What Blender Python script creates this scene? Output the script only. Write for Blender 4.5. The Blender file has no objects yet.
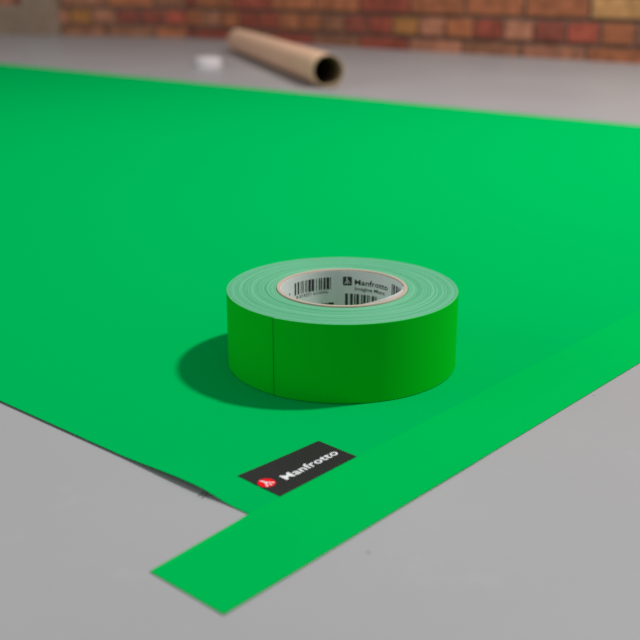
import bpy, bmesh, math, random
from mathutils import Vector, Matrix
from mathutils import noise as mnoise

scn = bpy.context.scene
col = scn.collection
random.seed(7)

# ------------------------------------------------------------------ camera
CAM_H = 0.228
cam_d = bpy.data.cameras.new('camera')
cam = bpy.data.objects.new('camera', cam_d)
col.objects.link(cam)
cam.location = (0, 0, CAM_H)
PITCH = math.atan(340 / 1005)
cam.rotation_euler = (math.pi / 2 - PITCH, 0, 0)
cam_d.sensor_width = 36
cam_d.lens = 36 * 1005 / 640
cam_d.clip_start = 0.01
cam_d.dof.use_dof = True
cam_d.dof.focus_distance = 0.575
cam_d.dof.aperture_fstop = 8.5
scn.camera = cam

# ------------------------------------------------------------------ light
w = bpy.data.worlds.new('world')
scn.world = w
w.use_nodes = True
wn = w.node_tree.nodes
wn['Background'].inputs['Color'].default_value = (0.93, 0.96, 1.0, 1)
wn['Background'].inputs['Strength'].default_value = 0.35

# studio lamp on the right, a little behind the roll, hanging about 2.2 m up
key_d = bpy.data.lights.new('studio_lamp', 'AREA')
key = bpy.data.objects.new('studio_lamp', key_d)
col.objects.link(key)
key_d.shape = 'DISK'
key_d.size = 0.23
key_d.energy = 85
key_d.color = (1.0, 0.985, 0.96)
key.location = (1.43, 0.93, 2.27)
key.rotation_euler = (Vector(key.location) - Vector((-0.15, 2.5, 0.0))).to_track_quat('Z', 'Y').to_euler()

# added fill light, brightens the roll's left side and the wall
fill_d = bpy.data.lights.new('fill_light', 'AREA')
fill = bpy.data.objects.new('fill_light', fill_d)
col.objects.link(fill)
fill_d.shape = 'RECTANGLE'
fill_d.size, fill_d.size_y = 2.0, 1.4
fill_d.energy = 20
fill_d.color = (0.95, 0.97, 1.0)
fill.location = (-2.9, 0.5, 1.35)
fill.rotation_euler = Vector((-1, -0.30, 0.22)).to_track_quat('Z', 'Y').to_euler()

scn.view_settings.view_transform = 'Standard'
scn.view_settings.look = 'None'
scn.view_settings.gamma = 1
scn.view_settings.use_curve_mapping = False
scn.view_settings.exposure = 0.0


# ------------------------------------------------------------------ helpers
def lin(c):
    return tuple(((v / 255) / 12.92 if v / 255 <= 0.04045 else ((v / 255 + 0.055) / 1.055) ** 2.4) for v in c) + (1,)


def material(name, color, rough=0.6, spec=0.5, var=None, scale=20, bump=0, bscale=200, detail=4):
    """procedural material: base colour mixed with a second tone by noise, fine bump"""
    m = bpy.data.materials.new(name)
    m.use_nodes = True
    nt = m.node_tree
    b = nt.nodes['Principled BSDF']
    b.inputs['Roughness'].default_value = rough
    b.inputs['Specular IOR Level'].default_value = spec
    b.inputs['Base Color'].default_value = color
    tc = nt.nodes.new('ShaderNodeTexCoord')
    n = nt.nodes.new('ShaderNodeTexNoise')
    n.inputs['Scale'].default_value = scale
    n.inputs['Detail'].default_value = detail
    nt.links.new(tc.outputs['Object'], n.inputs['Vector'])
    mx = nt.nodes.new('ShaderNodeMix')
    mx.data_type = 'RGBA'
    mx.inputs[6].default_value = color
    mx.inputs[7].default_value = var if var else tuple(c * 0.93 for c in color[:3]) + (1,)
    nt.links.new(n.outputs['Fac'], mx.inputs[0])
    nt.links.new(mx.outputs[2], b.inputs['Base Color'])
    if bump:
        n2 = nt.nodes.new('ShaderNodeTexNoise')
        n2.inputs['Scale'].default_value = bscale
        n2.inputs['Detail'].default_value = 3
        nt.links.new(tc.outputs['Object'], n2.inputs['Vector'])
        bp = nt.nodes.new('ShaderNodeBump')
        bp.inputs['Strength'].default_value = 1
        bp.inputs['Distance'].default_value = bump
        nt.links.new(n2.outputs['Fac'], bp.inputs['Height'])
        nt.links.new(bp.outputs['Normal'], b.inputs['Normal'])
    return m


def link(name, me, mats, parent=None, loc=None, rz=0.0, smooth=False):
    o = bpy.data.objects.new(name, me)
    col.objects.link(o)
    for m in (mats if isinstance(mats, (list, tuple)) else [mats]):
        if m is not None:
            me.materials.append(m)
    if parent:
        o.parent = parent
    if loc:
        o.location = loc
    o.rotation_euler = (0, 0, rz)
    if smooth:
        for p in me.polygons:
            p.use_smooth = True
    return o


def bm_obj(name, bm, mats, parent=None, loc=None, rz=0.0, smooth=False):
    me = bpy.data.meshes.new(name)
    bmesh.ops.recalc_face_normals(bm, faces=bm.faces)
    bm.to_mesh(me)
    bm.free()
    return link(name, me, mats, parent, loc, rz, smooth)


def empty(name, loc, rz=0.0):
    o = bpy.data.objects.new(name, None)
    col.objects.link(o)
    o.empty_display_size = 0.02
    o.location = loc
    o.rotation_euler = (0, 0, rz)
    return o


def tag(o, label=None, cat=None, group=None, kind=None):
    if label:
        o['label'] = label
    if cat:
        o['category'] = cat
    if group:
        o['group'] = group
    if kind:
        o['kind'] = kind
    return o


def box(bm, x0, x1, y0, y1, z0, z1):
    v = [bm.verts.new(p) for p in ((x0, y0, z0), (x1, y0, z0), (x1, y1, z0), (x0, y1, z0),
                                   (x0, y0, z1), (x1, y0, z1), (x1, y1, z1), (x0, y1, z1))]
    return [bm.faces.new([v[i] for i in f]) for f in
            ((0, 3, 2, 1), (4, 5, 6, 7), (0, 1, 5, 4), (1, 2, 6, 5), (2, 3, 7, 6), (3, 0, 4, 7))]


def lathe(bm, prof, n=96, rfun=None):
    """closed profile of (r, z) turned about z"""
    rings = []
    for i in range(n):
        a = 2 * math.pi * i / n
        rings.append([bm.verts.new(((r + (rfun(a, r, z) if rfun else 0)) * math.cos(a),
                                    (r + (rfun(a, r, z) if rfun else 0)) * math.sin(a), z)) for r, z in prof])
    k = len(prof)
    for i in range(n):
        A, B = rings[i], rings[(i + 1) % n]
        for j in range(k):
            bm.faces.new((A[j], B[j], B[(j + 1) % k], A[(j + 1) % k]))
    return rings


def text_polys(s, size=1.0, bold=0.0, spacing=1.0):
    """returns verts, faces and width of flat lettering, height normalised to cap height 1"""
    cu = bpy.data.curves.new('txt', 'FONT')
    cu.body = s
    cu.size = 1.0
    cu.offset = bold
    cu.space_character = spacing
    cu.resolution_u = 4
    o = bpy.data.objects.new('txt', cu)
    col.objects.link(o)
    bpy.context.view_layer.update()
    dg = bpy.context.evaluated_depsgraph_get()
    me = bpy.data.meshes.new_from_object(o.evaluated_get(dg))
    vs = [v.co.copy() for v in me.vertices]
    fs = [tuple(p.vertices) for p in me.polygons]
    bpy.data.objects.remove(o)
    bpy.data.curves.remove(cu)
    bpy.data.meshes.remove(me)
    x0 = min(v.x for v in vs)
    x1 = max(v.x for v in vs)
    y1 = max(v.y for v in vs)
    return [Vector((v.x - x0, v.y, 0)) for v in vs], fs, x1 - x0, y1


def add_text(bm, s, fn, width, height, bold=0.0, spacing=1.0):
    vs, fs, W, H = text_polys(s, bold=bold, spacing=spacing)
    V = [bm.verts.new(fn(v.x / W * width, v.y / H * height)) for v in vs]
    for f in fs:
        try:
            bm.faces.new([V[i] for i in f])
        except ValueError:
            pass


def poly(bm, pts, fn):
    return bm.faces.new([bm.verts.new(fn(*p)) for p in pts])


def stroke(bm, a, b, w0, w1, fn):
    a, b = Vector(a), Vector(b)
    d = (b - a).normalized()
    n = Vector((-d.y, d.x))
    poly(bm, [tuple(a + n * w0 / 2), tuple(a - n * w0 / 2), tuple(b - n * w1 / 2), tuple(b + n * w1 / 2)], fn)


# frame of the paper sheet: s along its near-right edge, t away along its left edge
NX, NY = -0.0323, 0.3993
A48 = math.radians(48.1)
E1 = Vector((math.cos(A48), math.sin(A48), 0))
E2 = Vector((-E1.y, E1.x, 0))


def st(s, t, z=0.0):
    return Vector((NX, NY, z)) + E1 * s + E2 * t


# ------------------------------------------------------------------ floor
def floor_material():
    m = bpy.data.materials.new('painted_concrete')
    m.use_nodes = True
    nt = m.node_tree
    N, L = nt.nodes, nt.links
    b = N['Principled BSDF']
    tc = N.new('ShaderNodeTexCoord')

    def noise(scale, detail=4, rough=0.5):
        n = N.new('ShaderNodeTexNoise')
        n.inputs['Scale'].default_value = scale
        n.inputs['Detail'].default_value = detail
        n.inputs['Roughness'].default_value = rough
        L.new(tc.outputs['Object'], n.inputs['Vector'])
        return n

    def ramp(src, p0, c0, p1, c1):
        r = N.new('ShaderNodeValToRGB')
        r.color_ramp.elements[0].position, r.color_ramp.elements[0].color = p0, c0
        r.color_ramp.elements[1].position, r.color_ramp.elements[1].color = p1, c1
        L.new(src, r.inputs[0])
        return r

    base = ramp(noise(3.5, 5).outputs['Fac'], 0.3, (0.350, 0.348, 0.352, 1), 0.7, (0.385, 0.383, 0.388, 1))
    # pale scuffs
    sc = ramp(noise(16, 6, 0.7).outputs['Fac'], 0.58, (0, 0, 0, 1), 0.74, (0.5, 0.5, 0.5, 1))
    mx = N.new('ShaderNodeMix')
    mx.data_type = 'RGBA'
    mx.inputs[7].default_value = (0.43, 0.43, 0.435, 1)
    L.new(sc.outputs[0], mx.inputs[0])
    L.new(base.outputs[0], mx.inputs[6])
    # small dark pits, sparse
    vo = N.new('ShaderNodeTexVoronoi')
    vo.inputs['Scale'].default_value = 42
    L.new(tc.outputs['Object'], vo.inputs['Vector'])
    pit = ramp(vo.outputs['Distance'], 0.025, (1, 1, 1, 1), 0.055, (0, 0, 0, 1))
    rnd = N.new('ShaderNodeSeparateColor')
    L.new(vo.outputs['Color'], rnd.inputs[0])
    gt = N.new('ShaderNodeMath')
    gt.operation = 'GREATER_THAN'
    gt.inputs[1].default_value = 0.45
    L.new(rnd.outputs[0], gt.inputs[0])
    mul = N.new('ShaderNodeMath')
    mul.operation = 'MULTIPLY'
    L.new(pit.outputs[0], mul.inputs[0])
    L.new(gt.outputs[0], mul.inputs[1])
    mul2 = N.new('ShaderNodeMath')
    mul2.operation = 'MULTIPLY'
    mul2.inputs[1].default_value = 0.45
    L.new(mul.outputs[0], mul2.inputs[0])
    mx2 = N.new('ShaderNodeMix')
    mx2.data_type = 'RGBA'
    mx2.inputs[7].default_value = (0.12, 0.10, 0.10, 1)
    L.new(mul2.outputs[0], mx2.inputs[0])
    L.new(mx.outputs[2], mx2.inputs[6])
    L.new(mx2.outputs[2], b.inputs['Base Color'])
    b.inputs['Roughness'].default_value = 0.34
    b.inputs['Specular IOR Level'].default_value = 0.4
    bp = N.new('ShaderNodeBump')
    bp.inputs['Distance'].default_value = 0.0006
    bp.inputs['Strength'].default_value = 0.6
    L.new(noise(60, 4).outputs['Fac'], bp.inputs['Height'])
    L.new(bp.outputs['Normal'], b.inputs['Normal'])
    return m


# wall frame
WX, WY = -0.0752, 3.9130
WA = math.radians(-43.76)
WD = Vector((math.cos(WA), math.sin(WA), 0))
WN = Vector((WD.y, -WD.x, 0))                        # towards the camera side
S_CORNER = -0.66
CORNER = Vector((WX, WY, 0)) + WD * S_CORNER
LA = math.radians(-18.0)
LD = Vector((math.cos(LA), math.sin(LA), 0))

bm = bmesh.new()
p_end = Vector((WX, WY, 0)) + WD * 5.0
p_far = CORNER - LD * 3.6
outline = [(-5.0, -1.5), (p_end.x + 0.02, -1.5), (p_end.x, p_end.y), (CORNER.x, CORNER.y), (p_far.x, p_far.y), (-5.0, p_far.y)]
top = [bm.verts.new((x, y, 0)) for x, y in outline]
bot = [bm.verts.new((x, y, -0.12)) for x, y in outline]
bm.faces.new(top)
bm.faces.new(bot[::-1])
for i in range(len(outline)):
    j = (i + 1) % len(outline)
    bm.faces.new((top[i], bot[i], bot[j], top[j]))
tag(bm_obj('floor', bm, floor_material()), kind='structure')


# ------------------------------------------------------------------ brick walls
def brick_material():
    m = bpy.data.materials.new('brick')
    m.use_nodes = True
    nt = m.node_tree
    N, L = nt.nodes, nt.links
    b = N['Principled BSDF']
    at = N.new('ShaderNodeAttribute')
    at.attribute_name = 'tone'
    tc = N.new('ShaderNodeTexCoord')
    n = N.new('ShaderNodeTexNoise')
    n.inputs['Scale'].default_value = 22
    n.inputs['Detail'].default_value = 5
    L.new(tc.outputs['Object'], n.inputs['Vector'])
    r = N.new('ShaderNodeValToRGB')
    r.color_ramp.elements[0].position, r.color_ramp.elements[0].color = 0.3, (0.62, 0.60, 0.60, 1)
    r.color_ramp.elements[1].position, r.color_ramp.elements[1].color = 0.68, (1.2, 1.2, 1.2, 1)
    L.new(n.outputs['Fac'], r.inputs[0])
    mx = N.new('ShaderNodeMix')
    mx.data_type = 'RGBA'
    mx.blend_type = 'MULTIPLY'
    mx.inputs[0].default_value = 1
    L.new(at.outputs['Color'], mx.inputs[6])
    L.new(r.outputs[0], mx.inputs[7])
    L.new(mx.outputs[2], b.inputs['Base Color'])
    b.inputs['Roughness'].default_value = 0.85
    bp = N.new('ShaderNodeBump')
    bp.inputs['Distance'].default_value = 0.004
    L.new(n.outputs['Fac'], bp.inputs['Height'])
    L.new(bp.outputs['Normal'], b.inputs['Normal'])
    return m


M_BRICK = brick_material()
M_MORTAR = material('mortar', (0.125, 0.078, 0.055, 1), 0.95, 0.2, (0.20, 0.135, 0.10, 1), 9, 0.004, 60)
TONES = dict(red=(0.48, 0.10, 0.055), orange=(0.58, 0.19, 0.075), pink=(0.55, 0.22, 0.12), dark=(0.38, 0.092, 0.055),
             ochre=(0.60, 0.25, 0.065), brown=(0.42, 0.17, 0.085), straw=(0.66, 0.34, 0.12), deep=(0.2, 0.08, 0.06),
             grey=(0.33, 0.27, 0.21))
BAG = ['red'] * 4 + ['orange'] * 5 + ['pink'] * 2 + ['dark'] * 2 + ['ochre'] + ['brown'] * 3 + ['straw']


def brick_wall(name, origin, d, s0, s1, course_of, ztop, fixed):
    """d runs along the wall; bricks stand proud of the mortar bed"""
    bm = bmesh.new()
    cl = bm.loops.layers.float_color.new('tone')
    nrm = Vector((d.y, -d.x, 0))

    def P(s, o, z):
        q = origin + d * s + nrm * o
        return (q.x, q.y, z)

    def slab(a, b, z0, z1, o0, o1, ins, tone, mi):
        v = [bm.verts.new(p) for p in (P(a, o0, z0), P(b, o0, z0), P(b, o0, z1), P(a, o0, z1),
                                       P(a + ins, o1, z0 + ins), P(b - ins, o1, z0 + ins), P(b - ins, o1, z1 - ins), P(a + ins, o1, z1 - ins))]
        for f in ((4, 5, 6, 7), (0, 1, 5, 4), (1, 2, 6, 5), (2, 3, 7, 6), (3, 0, 4, 7), (0, 3, 2, 1)):
            fc = bm.faces.new([v[i] for i in f])
            fc.material_index = mi
            for l in fc.loops:
                l[cl] = (*tone, 1)
    slab(s0, s1, -0.03, ztop, -0.25, 0.0, 0.0, (0.2, 0.1, 0.08), 1)
    rng = random.Random(name)
    k = 0
    z0 = -0.02
    while True:
        zc0, zc1 = course_of(k)
        if zc1 > ztop:
            break
        header = (k % 2 == 1)
        module = 0.1125 if header else 0.225
        off = {0: 0.975, 1: 0.904, 2: 0.978}.get(k, 0.904 + (0.056 if not header else 0.0))
        i0 = math.floor((s0 - off) / module)
        i1 = math.ceil((s1 - off) / module)
        for i in range(i0, i1 + 1):
            a = max(off + i * module + 0.005, s0 + 0.002)
            b = min(off + (i + 1) * module - 0.005, s1 - 0.002)
            if b - a < 0.02:
                continue
            tone = TONES[fixed.get((k, i), rng.choice(BAG))]
            g = rng.uniform(0.64, 0.82)
            tone = tuple(min(1, c * g) for c in tone)
            slab(a, b, zc0, zc1, -0.01, 0.007 + rng.uniform(-0.002, 0.003), 0.004, tone, 0)
        k += 1
    return bm_obj(name, bm, [M_BRICK, M_MORTAR])


def course_right(k):
    if k == 0:
        return (-0.02, 0.041)
    return (0.050 + 0.071 * (k - 1), 0.050 + 0.071 * (k - 1) + 0.061)


FIX = {
    (1, 0): 'pink', (1, 1): 'dark', (1, 2): 'red', (1, 3): 'orange', (1, 4): 'brown', (1, -1): 'red', (1, -2): 'orange',
    (1, -3): 'pink', (1, -4): 'ochre', (1, -5): 'red', (1, -6): 'dark', (1, -7): 'brown', (1, -8): 'orange', (1, -9): 'orange',
    (1, -10): 'red', (1, -11): 'red', (1, -12): 'orange',
    (2, 0): 'orange', (2, 1): 'straw', (2, 2): 'straw', (2, -1): 'orange', (2, -2): 'orange', (2, -3): 'red', (2, -4): 'orange', (2, -5): 'orange',
    (2, -6): 'red', (2, -7): 'orange',
    (0, 0): 'pink', (0, 1): 'orange', (0, -1): 'brown', (0, -2): 'pink', (0, -3): 'red', (0, -4): 'brown', (0, -5): 'red', (0, -6): 'brown',
    (0, -7): 'red', (0, -8): 'dark',
}
tag(brick_wall('wall_right', Vector((WX, WY, 0)), WD, S_CORNER, 5.0, course_right, 1.12, FIX), kind='structure')
tag(brick_wall('wall_left', CORNER, LD, -3.6, 0.0, course_right, 1.12, {}), kind='structure')

# plastered pier at the far left end of the visible wall
M_PLASTER = material('old_plaster', (0.21, 0.13, 0.09, 1), 0.9, 0.2, (0.36, 0.27, 0.20, 1), 9, 0.006, 25)
bm = bmesh.new()
dl = LD
nl = Vector((dl.y, -dl.x, 0))


def lw(s, o, z):
    q = CORNER + dl * s + nl * o
    return (q.x, q.y, z)


def wall_slab(bm, a, b, o0, o1, z0, z1):
    v = [bm.verts.new(p) for p in (lw(a, o0, z0), lw(b, o0, z0), lw(b, o1, z0), lw(a, o1, z0), lw(a, o0, z1), lw(b, o0, z1), lw(b, o1, z1), lw(a, o1, z1))]
    for f in ((0, 1, 2, 3), (4, 5, 6, 7), (0, 1, 5, 4), (1, 2, 6, 5), (2, 3, 7, 6), (3, 0, 4, 7)):
        bm.faces.new([v[i] for i in f])


wall_slab(bm, -0.775, -0.60, -0.02, 0.035, 0, 1.12)       # pier
wall_slab(bm, -3.6, -0.775, -0.02, 0.03, 0, 0.125)        # low plinth left of it
tag(bm_obj('trim_1', bm, M_PLASTER), kind='structure')

# ------------------------------------------------------------------ green paper sheet
M_PAPER = material('green_paper', (0.0, 0.405, 0.085, 1), 0.6, 0.0, (0.0, 0.395, 0.083, 1), 3, 0.00012, 900)
T_END, S_END = 4.4, 1.322


def frange(a, b, n):
    return [a + (b - a) * i / n for i in range(n + 1)]


def sstep(a, b, x):
    x = max(0.0, min(1.0, (x - a) / (b - a)))
    return x * x * (3 - 2 * x)


def paper_z(s, t):
    z = 0.0003
    # near-left edge lifts a little where it is not taped down
    e = math.exp(-max(s, 0) / 0.014)
    bump = 0.0026 * sstep(0.008, 0.035, t) * (1 - sstep(0.038, 0.095, t))
    z += e * (bump + 0.0007 * sstep(0.01, 0.1, t))
    # soft waves of rolled-out paper, dying out under the roll and at the taped edge
    p = st(s, t)
    far = sstep(0.16, 0.55, math.hypot(p.x - 0.0136, p.y - 0.595)) * sstep(0.0, 0.18, t) * sstep(0, 0.08, s) * sstep(0, 0.12, S_END - s)
    z += far * 0.0045 * (mnoise.noise(Vector((s * 1.9 + 4.1, t * 2.3 + 1.3, 0))) + 0.55)
    return z


def rim_faces(bm, lo, up):
    """close the rim of a thin sheet with vertices of its own so that the edge stays crisp"""
    ni, nj = len(lo), len(lo[0])
    loop = [(i, 0) for i in range(ni)] + [(ni - 1, j) for j in range(1, nj)] + [(i, nj - 1) for i in range(ni - 2, -1, -1)] + [(0, j) for j in range(nj - 2, 0, -1)]
    lo_ = [bm.verts.new(lo[i][j].co) for i, j in loop]
    up_ = [bm.verts.new(up[i][j].co) for i, j in loop]
    for q in range(len(loop)):
        r = (q + 1) % len(loop)
        bm.faces.new((lo_[q], lo_[r], up_[r], up_[q]))


ss = frange(0.0010, 0.06, 16)[:-1] + frange(0.06, 0.3, 14)[:-1] + frange(0.3, S_END, 40)
ts = frange(-0.030, 0.12, 40)[:-1] + frange(0.12, 0.4, 18)[:-1] + frange(0.4, T_END, 90)
bm = bmesh.new()
TH = 0.0003
def skew(s, t):
    """the left edge runs a degree or so off square"""
    return s - 0.029 * max(t, 0) * max(0.0, 1 - s / S_END)


g1 = [[bm.verts.new(st(skew(s, t), t, paper_z(s, t) + TH)) for t in ts] for s in ss]
g0 = [[bm.verts.new(st(skew(s, t), t, paper_z(s, t))) for t in ts] for s in ss]
ns, nt_ = len(ss), len(ts)
for i in range(ns - 1):
    for j in range(nt_ - 1):
        bm.faces.new((g1[i][j], g1[i + 1][j], g1[i + 1][j + 1], g1[i][j + 1]))
        bm.faces.new((g0[i][j], g0[i][j + 1], g0[i + 1][j + 1], g0[i + 1][j]))
rim_faces(bm, g0, g1)
sheet = bm_obj('background_paper', bm, M_PAPER, smooth=True)
tag(sheet, 'large chroma green paper sheet spread across the grey concrete floor', 'backdrop')

# ------------------------------------------------------------------ tape strip along the paper's near edge
M_TAPE = material('green_cloth_tape', (0.0, 0.432, 0.077, 1), 0.55, 0.0, (0.0, 0.422, 0.075, 1), 3, 0.00006, 1400)
bm = bmesh.new()
sx = frange(-0.0583, -0.012, 8)[:-1] + frange(-0.012, 0.012, 14)[:-1] + frange(0.012, 1.45, 60)
tx = [-0.0468, -0.0400, -0.0345, -0.0325, -0.0305, -0.0285, -0.02, -0.010, -0.003, 0.0006]


def strip_z(s, t):
    on = sstep(-0.008, 0.002, s) * (1 - sstep(S_END - 0.002, S_END + 0.010, s)) * sstep(-0.0345, -0.0295, t)
    z = 0.0003 + 0.0004 * on
    # lower edge slightly unstuck in places
    z += 0.0004 * math.exp(-((t + 0.0459) / 0.006) ** 2) * max(0, mnoise.noise(Vector((s * 9, 3.7, 0))) + 0.15)
    return z


def strip_t(i, s, t):
    # ends cut by hand: tiny unevenness
    if t > -0.004:
        t += 0.050 * min(s, 0) - 0.0004
    return t + (0.00025 * mnoise.noise(Vector((s * 40, 9.1, 0))) if t < -0.045 else 0)


a1 = [[bm.verts.new(st(s, strip_t(0, s, t), strip_z(s, t) + 0.00020)) for t in tx] for s in sx]
a0 = [[bm.verts.new(st(s, strip_t(0, s, t), strip_z(s, t))) for t in tx] for s in sx]
for i in range(len(sx) - 1):
    for j in range(len(tx) - 1):
        bm.faces.new((a1[i][j], a1[i + 1][j], a1[i + 1][j + 1], a1[i][j + 1]))
        bm.faces.new((a0[i][j], a0[i][j + 1], a0[i + 1][j + 1], a0[i + 1][j]))
rim_faces(bm, a0, a1)
strip = bm_obj('tape_strip', bm, M_TAPE, smooth=True)
tag(strip, 'flat strip of green tape stuck along the near right edge of the green sheet', 'tape')

# ------------------------------------------------------------------ black logo label on the paper
M_BLACK = material('black_label', (0.015, 0.011, 0.013, 1), 0.5, 0.3, (0.020, 0.015, 0.017, 1), 200)
M_WHITE = material('white_print', (0.80, 0.80, 0.82, 1), 0.5)
M_RED = material('red_print', (0.82, 0.005, 0.012, 1), 0.6, 0.05)
LO = Vector((-0.0187, 0.4178)) - 0.0012 * Vector((E1.x + E2.x, E1.y + E2.y))
LAa = math.radians(48.1)
lab = empty('brand_label', (LO.x, LO.y, 0.0), LAa)


def drape(x, y, up=0.0):
    """label-frame point resting on the paper"""
    p = Vector((LO.x + x * math.cos(LAa) - y * math.sin(LAa) - NX, LO.y + x * math.sin(LAa) + y * math.cos(LAa) - NY, 0))
    return (x, y, paper_z(p.dot(E1), p.dot(E2)) + 0.0003 + up)



tag(lab, 'small black rectangular brand label lying flat on the green paper before the tape roll', 'label')
LW, LH, LT = 0.0553, 0.0275, 0.0003
bm = bmesh.new()
quad = [(0, 0), (LW, 0), (LW + 0.0006, 0.0262), (0.0004, 0.0288)]
nu, nv = 24, 12


def qpt(u, v):
    b_ = Vector(quad[0]).lerp(Vector(quad[1]), u)
    t_ = Vector(quad[3]).lerp(Vector(quad[2]), u)
    return b_.lerp(t_, v)


lo_v = [[bm.verts.new(drape(*qpt(i / nu, j / nv), 0.00003)) for j in range(nv + 1)] for i in range(nu + 1)]
up_v = [[bm.verts.new(drape(*qpt(i / nu, j / nv), LT)) for j in range(nv + 1)] for i in range(nu + 1)]
for i in range(nu):
    for j in range(nv):
        bm.faces.new((up_v[i][j], up_v[i + 1][j], up_v[i + 1][j + 1], up_v[i][j + 1]))
        bm.faces.new((lo_v[i][j], lo_v[i][j + 1], lo_v[i + 1][j + 1], lo_v[i + 1][j]))
rim_faces(bm, lo_v, up_v)
bm_obj('label_card', bm, M_BLACK, lab)
ZP = LT + 0.00005
bm = bmesh.new()
poly(bm, [(0.0050 + 0.0043 * math.cos(2 * math.pi * i / 40), 0.0136 + 0.0043 * math.sin(2 * math.pi * i / 40)) for i in range(40)],
     lambda x, y: drape(x, y, ZP))
disc = tag(bm_obj('logo_disc', bm, M_RED, lab), 'red logo disc')


def figure(bm, cx, cy, r, fn):
    """head-stroke splitting into three legs"""
    k = r
    stroke(bm, (cx - 0.22 * k, cy + 0.88 * k), (cx - 0.02 * k, cy + 0.20 * k), 0.16 * k, 0.24 * k, fn)
    stroke(bm, (cx - 0.02 * k, cy + 0.22 * k), (cx - 0.56 * k, cy - 0.70 * k), 0.12 * k, 0.20 * k, fn)
    stroke(bm, (cx + 0.00 * k, cy + 0.06 * k), (cx + 0.03 * k, cy - 0.84 * k), 0.10 * k, 0.16 * k, fn)
    stroke(bm, (cx + 0.00 * k, cy + 0.24 * k), (cx + 0.62 * k, cy - 0.60 * k), 0.12 * k, 0.20 * k, fn)


bm = bmesh.new()
figure(bm, 0.0050, 0.0136, 0.0043, lambda x, y: drape(x, y, ZP + 0.00005))
bm_obj('logo_figure', bm, M_WHITE, disc)
bm = bmesh.new()
add_text(bm, 'Manfrotto', lambda x, y: drape(0.0136 + x, 0.0086 + y, ZP), 0.0384, 0.0052, bold=0.018, spacing=1.04)
bm_obj('lettering', bm, M_WHITE, lab)

# ------------------------------------------------------------------ roll of tape
RX, RY = 0.0136, 0.5951
RO, RC, RI, RHt = 0.0712, 0.0403, 0.0378, 0.0475
M_ROLLSIDE = material('green_tape_cloth_face', (0.0, 0.51, 0.014, 1), 0.5, 0.01, (0.0, 0.50, 0.013, 1), 4, 0.00004, 1500)


def layers_material():
    m = bpy.data.materials.new('wound_tape_layers')
    m.use_nodes = True
    nt = m.node_tree
    N, L = nt.nodes, nt.links
    b = N['Principled BSDF']
    tc = N.new('ShaderNodeTexCoord')
    sep = N.new('ShaderNodeSeparateXYZ')
    L.new(tc.outputs['Object'], sep.inputs[0])
    cmb = N.new('ShaderNodeCombineXYZ')
    L.new(sep.outputs[0], cmb.inputs[0])
    L.new(sep.outputs[1], cmb.inputs[1])
    ln = N.new('ShaderNodeVectorMath')
    ln.operation = 'LENGTH'
    L.new(cmb.outputs[0], ln.inputs[0])
    # slow wobble so that the rings are not perfect circles
    wob = N.new('ShaderNodeTexNoise')
    wob.inputs['Scale'].default_value = 25
    wob.inputs['Detail'].default_value = 1
    L.new(tc.outputs['Object'], wob.inputs['Vector'])
    ma = N.new('ShaderNodeMath')
    ma.operation = 'MULTIPLY_ADD'
    ma.inputs[1].default_value = 0.0022
    L.new(wob.outputs['Fac'], ma.inputs[0])
    L.new(ln.outputs['Value'], ma.inputs[2])
    n1 = N.new('ShaderNodeTexNoise')
    n1.noise_dimensions = '1D'
    n1.inputs['Scale'].default_value = 900
    n1.inputs['Detail'].default_value = 3
    n1.inputs['Roughness'].default_value = 0.7
    L.new(ma.outputs[0], n1.inputs['W'])
    n2 = N.new('ShaderNodeTexNoise')
    n2.noise_dimensions = '1D'
    n2.inputs['Scale'].default_value = 170
    L.new(ma.outputs[0], n2.inputs['W'])
    r = N.new('ShaderNodeValToRGB')
    r.color_ramp.elements[0].position, r.color_ramp.elements[0].color = 0.34, (0.025, 0.33, 0.135, 1)
    r.color_ramp.elements[1].position, r.color_ramp.elements[1].color = 0.66, (0.17, 0.50, 0.30, 1)
    add = N.new('ShaderNodeMix')
    add.inputs[0].default_value = 0.4
    L.new(n1.outputs['Fac'], add.inputs[2])
    L.new(n2.outputs['Fac'], add.inputs[3])
    L.new(add.outputs[0], r.inputs[0])
    L.new(r.outputs[0], b.inputs['Base Color'])
    b.inputs['Roughness'].default_value = 0.6
    bp = N.new('ShaderNodeBump')
    bp.inputs['Distance'].default_value = 0.0004
    L.new(n1.outputs['Fac'], bp.inputs['Height'])
    L.new(bp.outputs['Normal'], b.inputs['Normal'])
    return m


M_LAYERS = layers_material()
M_CARD = material('pinkish_cardboard', (0.54, 0.40, 0.32, 1), 0.85, 0.2, (0.40, 0.38, 0.29, 1), 300, 0.0002, 900)
M_LINER = material('white_liner_paper', (0.72, 0.73, 0.73, 1), 0.55, 0.3, (0.68, 0.69, 0.69, 1), 60)
M_INK = material('black_ink', (0.02, 0.022, 0.025, 1), 0.5)

roll = empty('tape_roll', (RX, RY, 0.00068))
tag(roll, 'thick roll of green cloth tape lying flat on the green paper sheet', 'tape')
# wound tape: spiral outer surface with the loose end facing the camera's left
SEAM = math.radians(236.4)


def outer(a):
    u = ((a - SEAM) % (2 * math.pi)) / (2 * math.pi)       # 0 just past the seam (anticlockwise), 1 just before it
    step = 0.00045 * (1 - u)
    lift = 0.0006 * math.exp(-u * 2 * math.pi * RO / 0.0018)
    return step + lift


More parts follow.
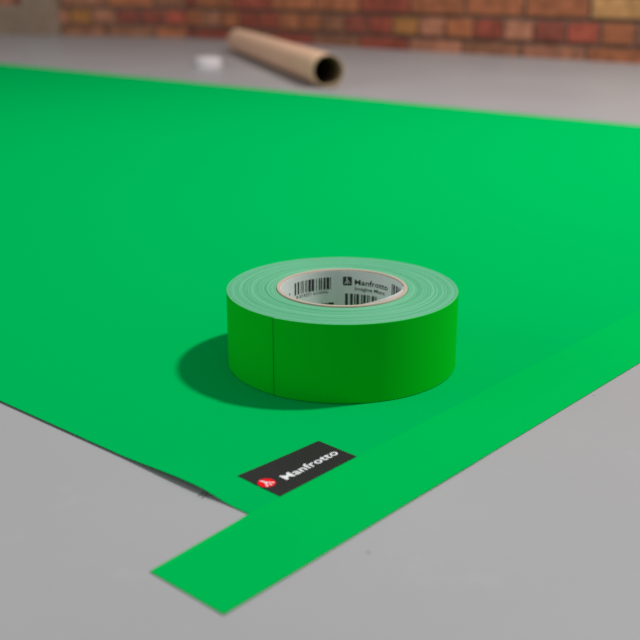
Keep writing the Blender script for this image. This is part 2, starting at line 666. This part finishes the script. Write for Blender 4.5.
bm = bmesh.new()
NSEG = 288
rng = random.Random(3)
topz = []
rr = frange(RC + 0.0003, RO - 0.0006, 34)
for i, r in enumerate(rr):
    topz.append(RHt - 0.0002 + rng.uniform(-0.00022, 0.00022))
prof_top = list(zip(rr, topz))
angles = [SEAM + 1e-4 + 2 * math.pi * i / NSEG for i in range(NSEG)]
extra = [SEAM + 0.004, SEAM + 0.010, SEAM + 0.018]
angles = sorted(set(angles + extra)) + [SEAM + 2 * math.pi - 1e-5]
rings = []
for a in angles:
    o = outer(a)
    c, s_ = math.cos(a), math.sin(a)
    prof = [(RC + 0.0003, 0.0004)] + prof_top + [(RO - 0.0002 + o, RHt - 0.00005), (RO + o, RHt - 0.0004), (RO + o, RHt * 0.5), (RO + o, 0.0005), (RO - 0.0004 + o, 0.0)]
    rings.append([bm.verts.new((r * c, r * s_, z)) for r, z in prof])
k = len(rings[0])
side_from = 1 + len(prof_top)
for i in range(len(rings)):
    A, B = rings[i], rings[(i + 1) % len(rings)]
    for j in range(k):
        f = bm.faces.new((A[j], B[j], B[(j + 1) % k], A[(j + 1) % k]))
        f.material_index = 1 if side_from <= j <= side_from + 3 else 0
wound = bm_obj('wound_tape', bm, [M_LAYERS, M_ROLLSIDE], roll)
# crease line: the loose end of the outermost turn
bm = bmesh.new()
for q in range(1):
    a0_, a1_ = SEAM - 0.0045, SEAM + 0.0040
    o = RO + 0.00105
    pts = []
    zs = frange(0.0006, RHt - 0.0003, 16)
    la = [[], [], [], []]
    for z in zs:
        j = 0.00006 * mnoise.noise(Vector((z * 300, 1, 1)))
        for kk, (aa, oo) in enumerate(((a0_ + j * 20, o + j), (a1_, o - 0.0002), (a1_, o - 0.0006), (a0_ + j * 20, o - 0.0003))):
            la[kk].append(bm.verts.new((oo * math.cos(aa), oo * math.sin(aa), z)))
    for i in range(len(zs) - 1):
        for kk in range(4):
            bm.faces.new((la[kk][i], la[(kk + 1) % 4][i], la[(kk + 1) % 4][i + 1], la[kk][i + 1]))
    bm.faces.new([la[kk][0] for kk in range(4)])
    bm.faces.new([la[kk][-1] for kk in range(4)])
tag(bm_obj('loose_end', bm, material('tape_end_edge', (0.015, 0.11, 0.01, 1), 0.7, 0.1), wound), 'darker cut edge of the outermost turn')

bm = bmesh.new()
lathe(bm, [(RI + 0.0002, 0.0003), (RI + 0.0002, RHt + 0.0001), (RI + 0.0006, RHt + 0.0006), (RC - 0.0001, RHt + 0.0006), (RC + 0.0002, RHt), (RC + 0.0002, 0.0003)], 160)
core = bm_obj('cardboard_core', bm, M_CARD, roll, smooth=False)
tag(core, 'pinkish cardboard core')
bm = bmesh.new()
lathe(bm, [(RI - 0.0001, 0.0004), (RI - 0.0001, RHt - 0.0003), (RI + 0.0003, RHt - 0.0003), (RI + 0.0003, 0.0004)], 160)
liner = bm_obj('printed_liner', bm, M_LINER, roll)
for p in liner.data.polygons:
    p.use_smooth = False
tag(liner, 'white printed paper lining inside the core')


def cyl(a_deg, z, off=0.00022):
    a = math.radians(a_deg)
    r = RI - off
    return (r * math.cos(a), r * math.sin(a), z)


DEG = 180 / math.pi / RI


def bars(name, a_left, a_right, z0, z1, seed, mat=M_INK):
    bm = bmesh.new()
    rg = random.Random(seed)
    a = a_left
    while a > a_right + 0.5:
        wd = rg.choice((0.8, 1.3, 2.2, 2.8))
        b = max(a - wd, a_right)
        n = 2
        for q in range(n):
            p, r_ = a + (b - a) * q / n, a + (b - a) * (q + 1) / n
            bm.faces.new([bm.verts.new(cyl(p, z0)), bm.verts.new(cyl(r_, z0)), bm.verts.new(cyl(r_, z1)), bm.verts.new(cyl(p, z1))])
        a = b - rg.choice((0.9, 1.4, 2.2))
    return bm_obj(name, bm, mat, liner)


Z0 = 0.0007
bars('barcode', 142.5, 98.8, 0.0355 - Z0, 0.0437 - Z0, 5)
bars('barcode', 85.5, 50.0, 0.0200, 0.0325 - Z0, 11)
bars('barcode', 31.0, 12.0, 0.0345, 0.0445 - Z0, 21)
bm = bmesh.new()
add_text(bm, '8 024221 635096', lambda x, y: cyl(140 - x * DEG, 0.0328 - Z0 + y), 0.0245, 0.0019)
add_text(bm, 'Imagine More', lambda x, y: cyl(75.7 - x * DEG, 0.0350 - Z0 + y), 0.0225, 0.0024, bold=0.010)
bm_obj('small_print', bm, M_INK, liner)
bm = bmesh.new()
add_text(bm, 'Manfrotto', lambda x, y: cyl(76.0 - x * DEG, 0.0388 - Z0 + y), 0.0255, 0.0036, bold=0.020, spacing=1.04)
bm_obj('lettering', bm, M_INK, liner)
bm = bmesh.new()
# rounded dark square with the figure in it
sq = []
cx_, cy_, hw = 0.0, 0.0, 0.0030
for qx, qy, a0_ in ((1, 1, 0), (-1, 1, 90), (-1, -1, 180), (1, -1, 270)):
    for q in range(4):
        aa = math.radians(a0_ + q * 30)
        sq.append((qx * (hw - 0.0008) + 0.0008 * math.cos(aa), qy * (hw - 0.0008) + 0.0008 * math.sin(aa)))
poly(bm, sq, lambda x, y: cyl(83.3 - x * DEG, 0.0410 - Z0 + y))
mark = bm_obj('logo_square', bm, M_INK, liner)
bm = bmesh.new()
figure(bm, 0, 0.0002, 0.0028, lambda x, y: cyl(83.3 - x * DEG, 0.0410 - Z0 + y, 0.00034))
bm_obj('logo_figure', bm, M_LINER, liner)
# bottom print glimpsed over the front rim, and a speck
bm = bmesh.new()
for a_, b_, z0_, z1_ in ((108.5, 107, .0240, .0256), (105.5, 103.5, .0240, .0256), (102.5, 97.0, .0240, .0257)):
    bm.faces.new([bm.verts.new(cyl(a_, z0_)), bm.verts.new(cyl(b_, z0_)), bm.verts.new(cyl(b_, z1_)), bm.verts.new(cyl(a_, z1_))])
bm_obj('small_print', bm, M_INK, liner)
bm = bmesh.new()
bm.faces.new([bm.verts.new(cyl(*q_)) for q_ in ((152.2, .0366), (150.4, .0366), (150.4, .0378), (152.2, .0378))])
bm_obj('printed_dot', bm, M_INK, liner)
# lining paper standing a little proud of the rim at the front right
bm = bmesh.new()
fa = frange(-72, -2, 28)
fl = [[], [], [], []]
for a_ in fa:
    hgt = RHt + 0.0006 + 0.0013 * math.sin(math.pi * (a_ + 72) / 70) ** 1.3
    ar = math.radians(a_)
    for kk_, (r_, z_) in enumerate(((RI - 0.0002, RHt - 0.001), (RI - 0.0002, hgt), (RI + 0.0001, hgt), (RI + 0.0001, RHt - 0.001))):
        fl[kk_].append(bm.verts.new((r_ * math.cos(ar), r_ * math.sin(ar), z_)))
for i in range(len(fa) - 1):
    for kk_ in range(4):
        bm.faces.new((fl[kk_][i], fl[kk_][i + 1], fl[(kk_ + 1) % 4][i + 1], fl[(kk_ + 1) % 4][i]))
bm_obj('liner_flap', bm, material('liner_flap_paper', (0.82, 0.82, 0.82, 1), 0.5, 0.3), liner)
# overlap of the paper lining
bm = bmesh.new()
ov_pts = frange(86.5, 95.5, 6)
q1 = [bm.verts.new(cyl(a, 0.0006, 0.00013)) for a in ov_pts]
q2 = [bm.verts.new(cyl(a, RHt - 0.0006, 0.00013)) for a in ov_pts]
for i in range(len(ov_pts) - 1):
    bm.faces.new((q1[i], q1[i + 1], q2[i + 1], q2[i]))
bm_obj('liner_overlap', bm, material('liner_overlap_paper', (0.70, 0.71, 0.71, 1), 0.5), liner)

# ------------------------------------------------------------------ cardboard tube
M_KRAFT = material('kraft_cardboard', (0.78, 0.48, 0.32, 1), 0.8, 0.2, (0.68, 0.41, 0.27, 1), 12, 0.0004, 60)
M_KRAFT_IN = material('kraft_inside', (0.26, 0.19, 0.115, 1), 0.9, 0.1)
RT = 0.037
pn = Vector((0.018, 2.285, RT))
pf = Vector((-0.275, 3.50, RT))
ax = (pf - pn)
Lt = ax.length
tube = empty('cardboard_tube', (pn.x, pn.y, 0.0))
tag(tube, 'long brown cardboard tube lying on the floor behind the green sheet', 'tube')
bm = bmesh.new()
n = 72
ringz = frange(0, Lt, 24)
RTI = RT - 0.0045
q = ax.normalized().to_track_quat('Z', 'Y').to_matrix()


def tp(r, a, l):
    v = q @ Vector((r * math.cos(a), r * math.sin(a), l))
    return (v.x, v.y, v.z + RT)


prof = [(RT - 0.0006, 0.0), (RT, 0.0008)] + [(RT, l) for l in ringz[1:-1]] + [(RT, Lt - 0.0008), (RT - 0.0006, Lt)]
inn = [(RTI, Lt)] + [(RTI, l) for l in ringz[1:-1][::-1]] + [(RTI, 0.0)]
full = prof + inn
rg_ = [[bm.verts.new(tp(r, 2 * math.pi * i / n, l)) for r, l in full] for i in range(n)]
kk = len(full)
for i in range(n):
    A, B = rg_[i], rg_[(i + 1) % n]
    for j in range(kk):
        f = bm.faces.new((A[j], B[j], B[(j + 1) % kk], A[(j + 1) % kk]))
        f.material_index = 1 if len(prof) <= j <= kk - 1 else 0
        f.smooth = True
bm_obj('tube_wall', bm, [M_KRAFT, M_KRAFT_IN], tube)

# ------------------------------------------------------------------ small white pot lid lying on the floor
M_LID = material('white_plastic', (0.66, 0.60, 0.61, 1), 0.4, 0.3)
bm = bmesh.new()
LR, LHt = 0.0365, 0.025
lid_prof = [(0.0005, LHt - 0.002), (LR - 0.010, LHt - 0.002), (LR - 0.008, LHt), (LR - 0.002, LHt), (LR, LHt - 0.003), (LR, 0.001), (LR - 0.001, 0), (0.0005, 0)]
n = 96
rings = []
for i in range(n):
    a = 2 * math.pi * i / n
    kn = -0.0006 if i % 2 else 0
    rings.append([bm.verts.new(((r + (kn if 4 <= j <= 5 else 0)) * math.cos(a), (r + (kn if 4 <= j <= 5 else 0)) * math.sin(a), z)) for j, (r, z) in enumerate(lid_prof)])
for i in range(n):
    A, B = rings[i], rings[(i + 1) % n]
    for j in range(len(lid_prof)):
        bm.faces.new((A[j], B[j], B[(j + 1) % len(lid_prof)], A[(j + 1) % len(lid_prof)]))
lidp = bm_obj('round_lid', bm, M_LID, None, (-0.309, 2.865, 0.0))
tag(lidp, 'small low round white object on the floor left of the cardboard tube', 'lid')

# ------------------------------------------------------------------ frayed threads at the lifted paper edge
M_THREAD = material('dark_thread', (0.05, 0.055, 0.05, 1), 0.8)


def tube_path(bm, pts, r, m=6):
    rs = []
    for i, p in enumerate(pts):
        p = Vector(p)
        d = (Vector(pts[min(i + 1, len(pts) - 1)]) - Vector(pts[max(i - 1, 0)])).normalized()
        u = d.orthogonal().normalized()
        v = d.cross(u)
        rs.append([bm.verts.new(p + (u * math.cos(2 * math.pi * k_ / m) + v * math.sin(2 * math.pi * k_ / m)) * r) for k_ in range(m)])
    for i in range(len(rs) - 1):
        for k_ in range(m):
            bm.faces.new((rs[i][k_], rs[i][(k_ + 1) % m], rs[i + 1][(k_ + 1) % m], rs[i + 1][k_]))
    bm.faces.new(rs[0][::-1])
    bm.faces.new(rs[-1])


for ds, tl in ((0.0, 'short dark loose thread under the lifted sheet edge, the one farther from the black label'),
               (0.0022, 'short dark loose thread under the lifted sheet edge, the one nearer the black label')):
    p0 = st(0.0018, 0.0305 - ds * 1.1, 0.0012)
    p1 = st(-0.0030, 0.0300 - ds * 1.1, 0.00024)
    bm = bmesh.new()
    tube_path(bm, [tuple(p0), tuple((p0 + p1) / 2), tuple(p1)], 0.00022)
    tag(bm_obj('loose_thread', bm, M_THREAD), tl, 'thread', 'loose threads under the sheet edge')
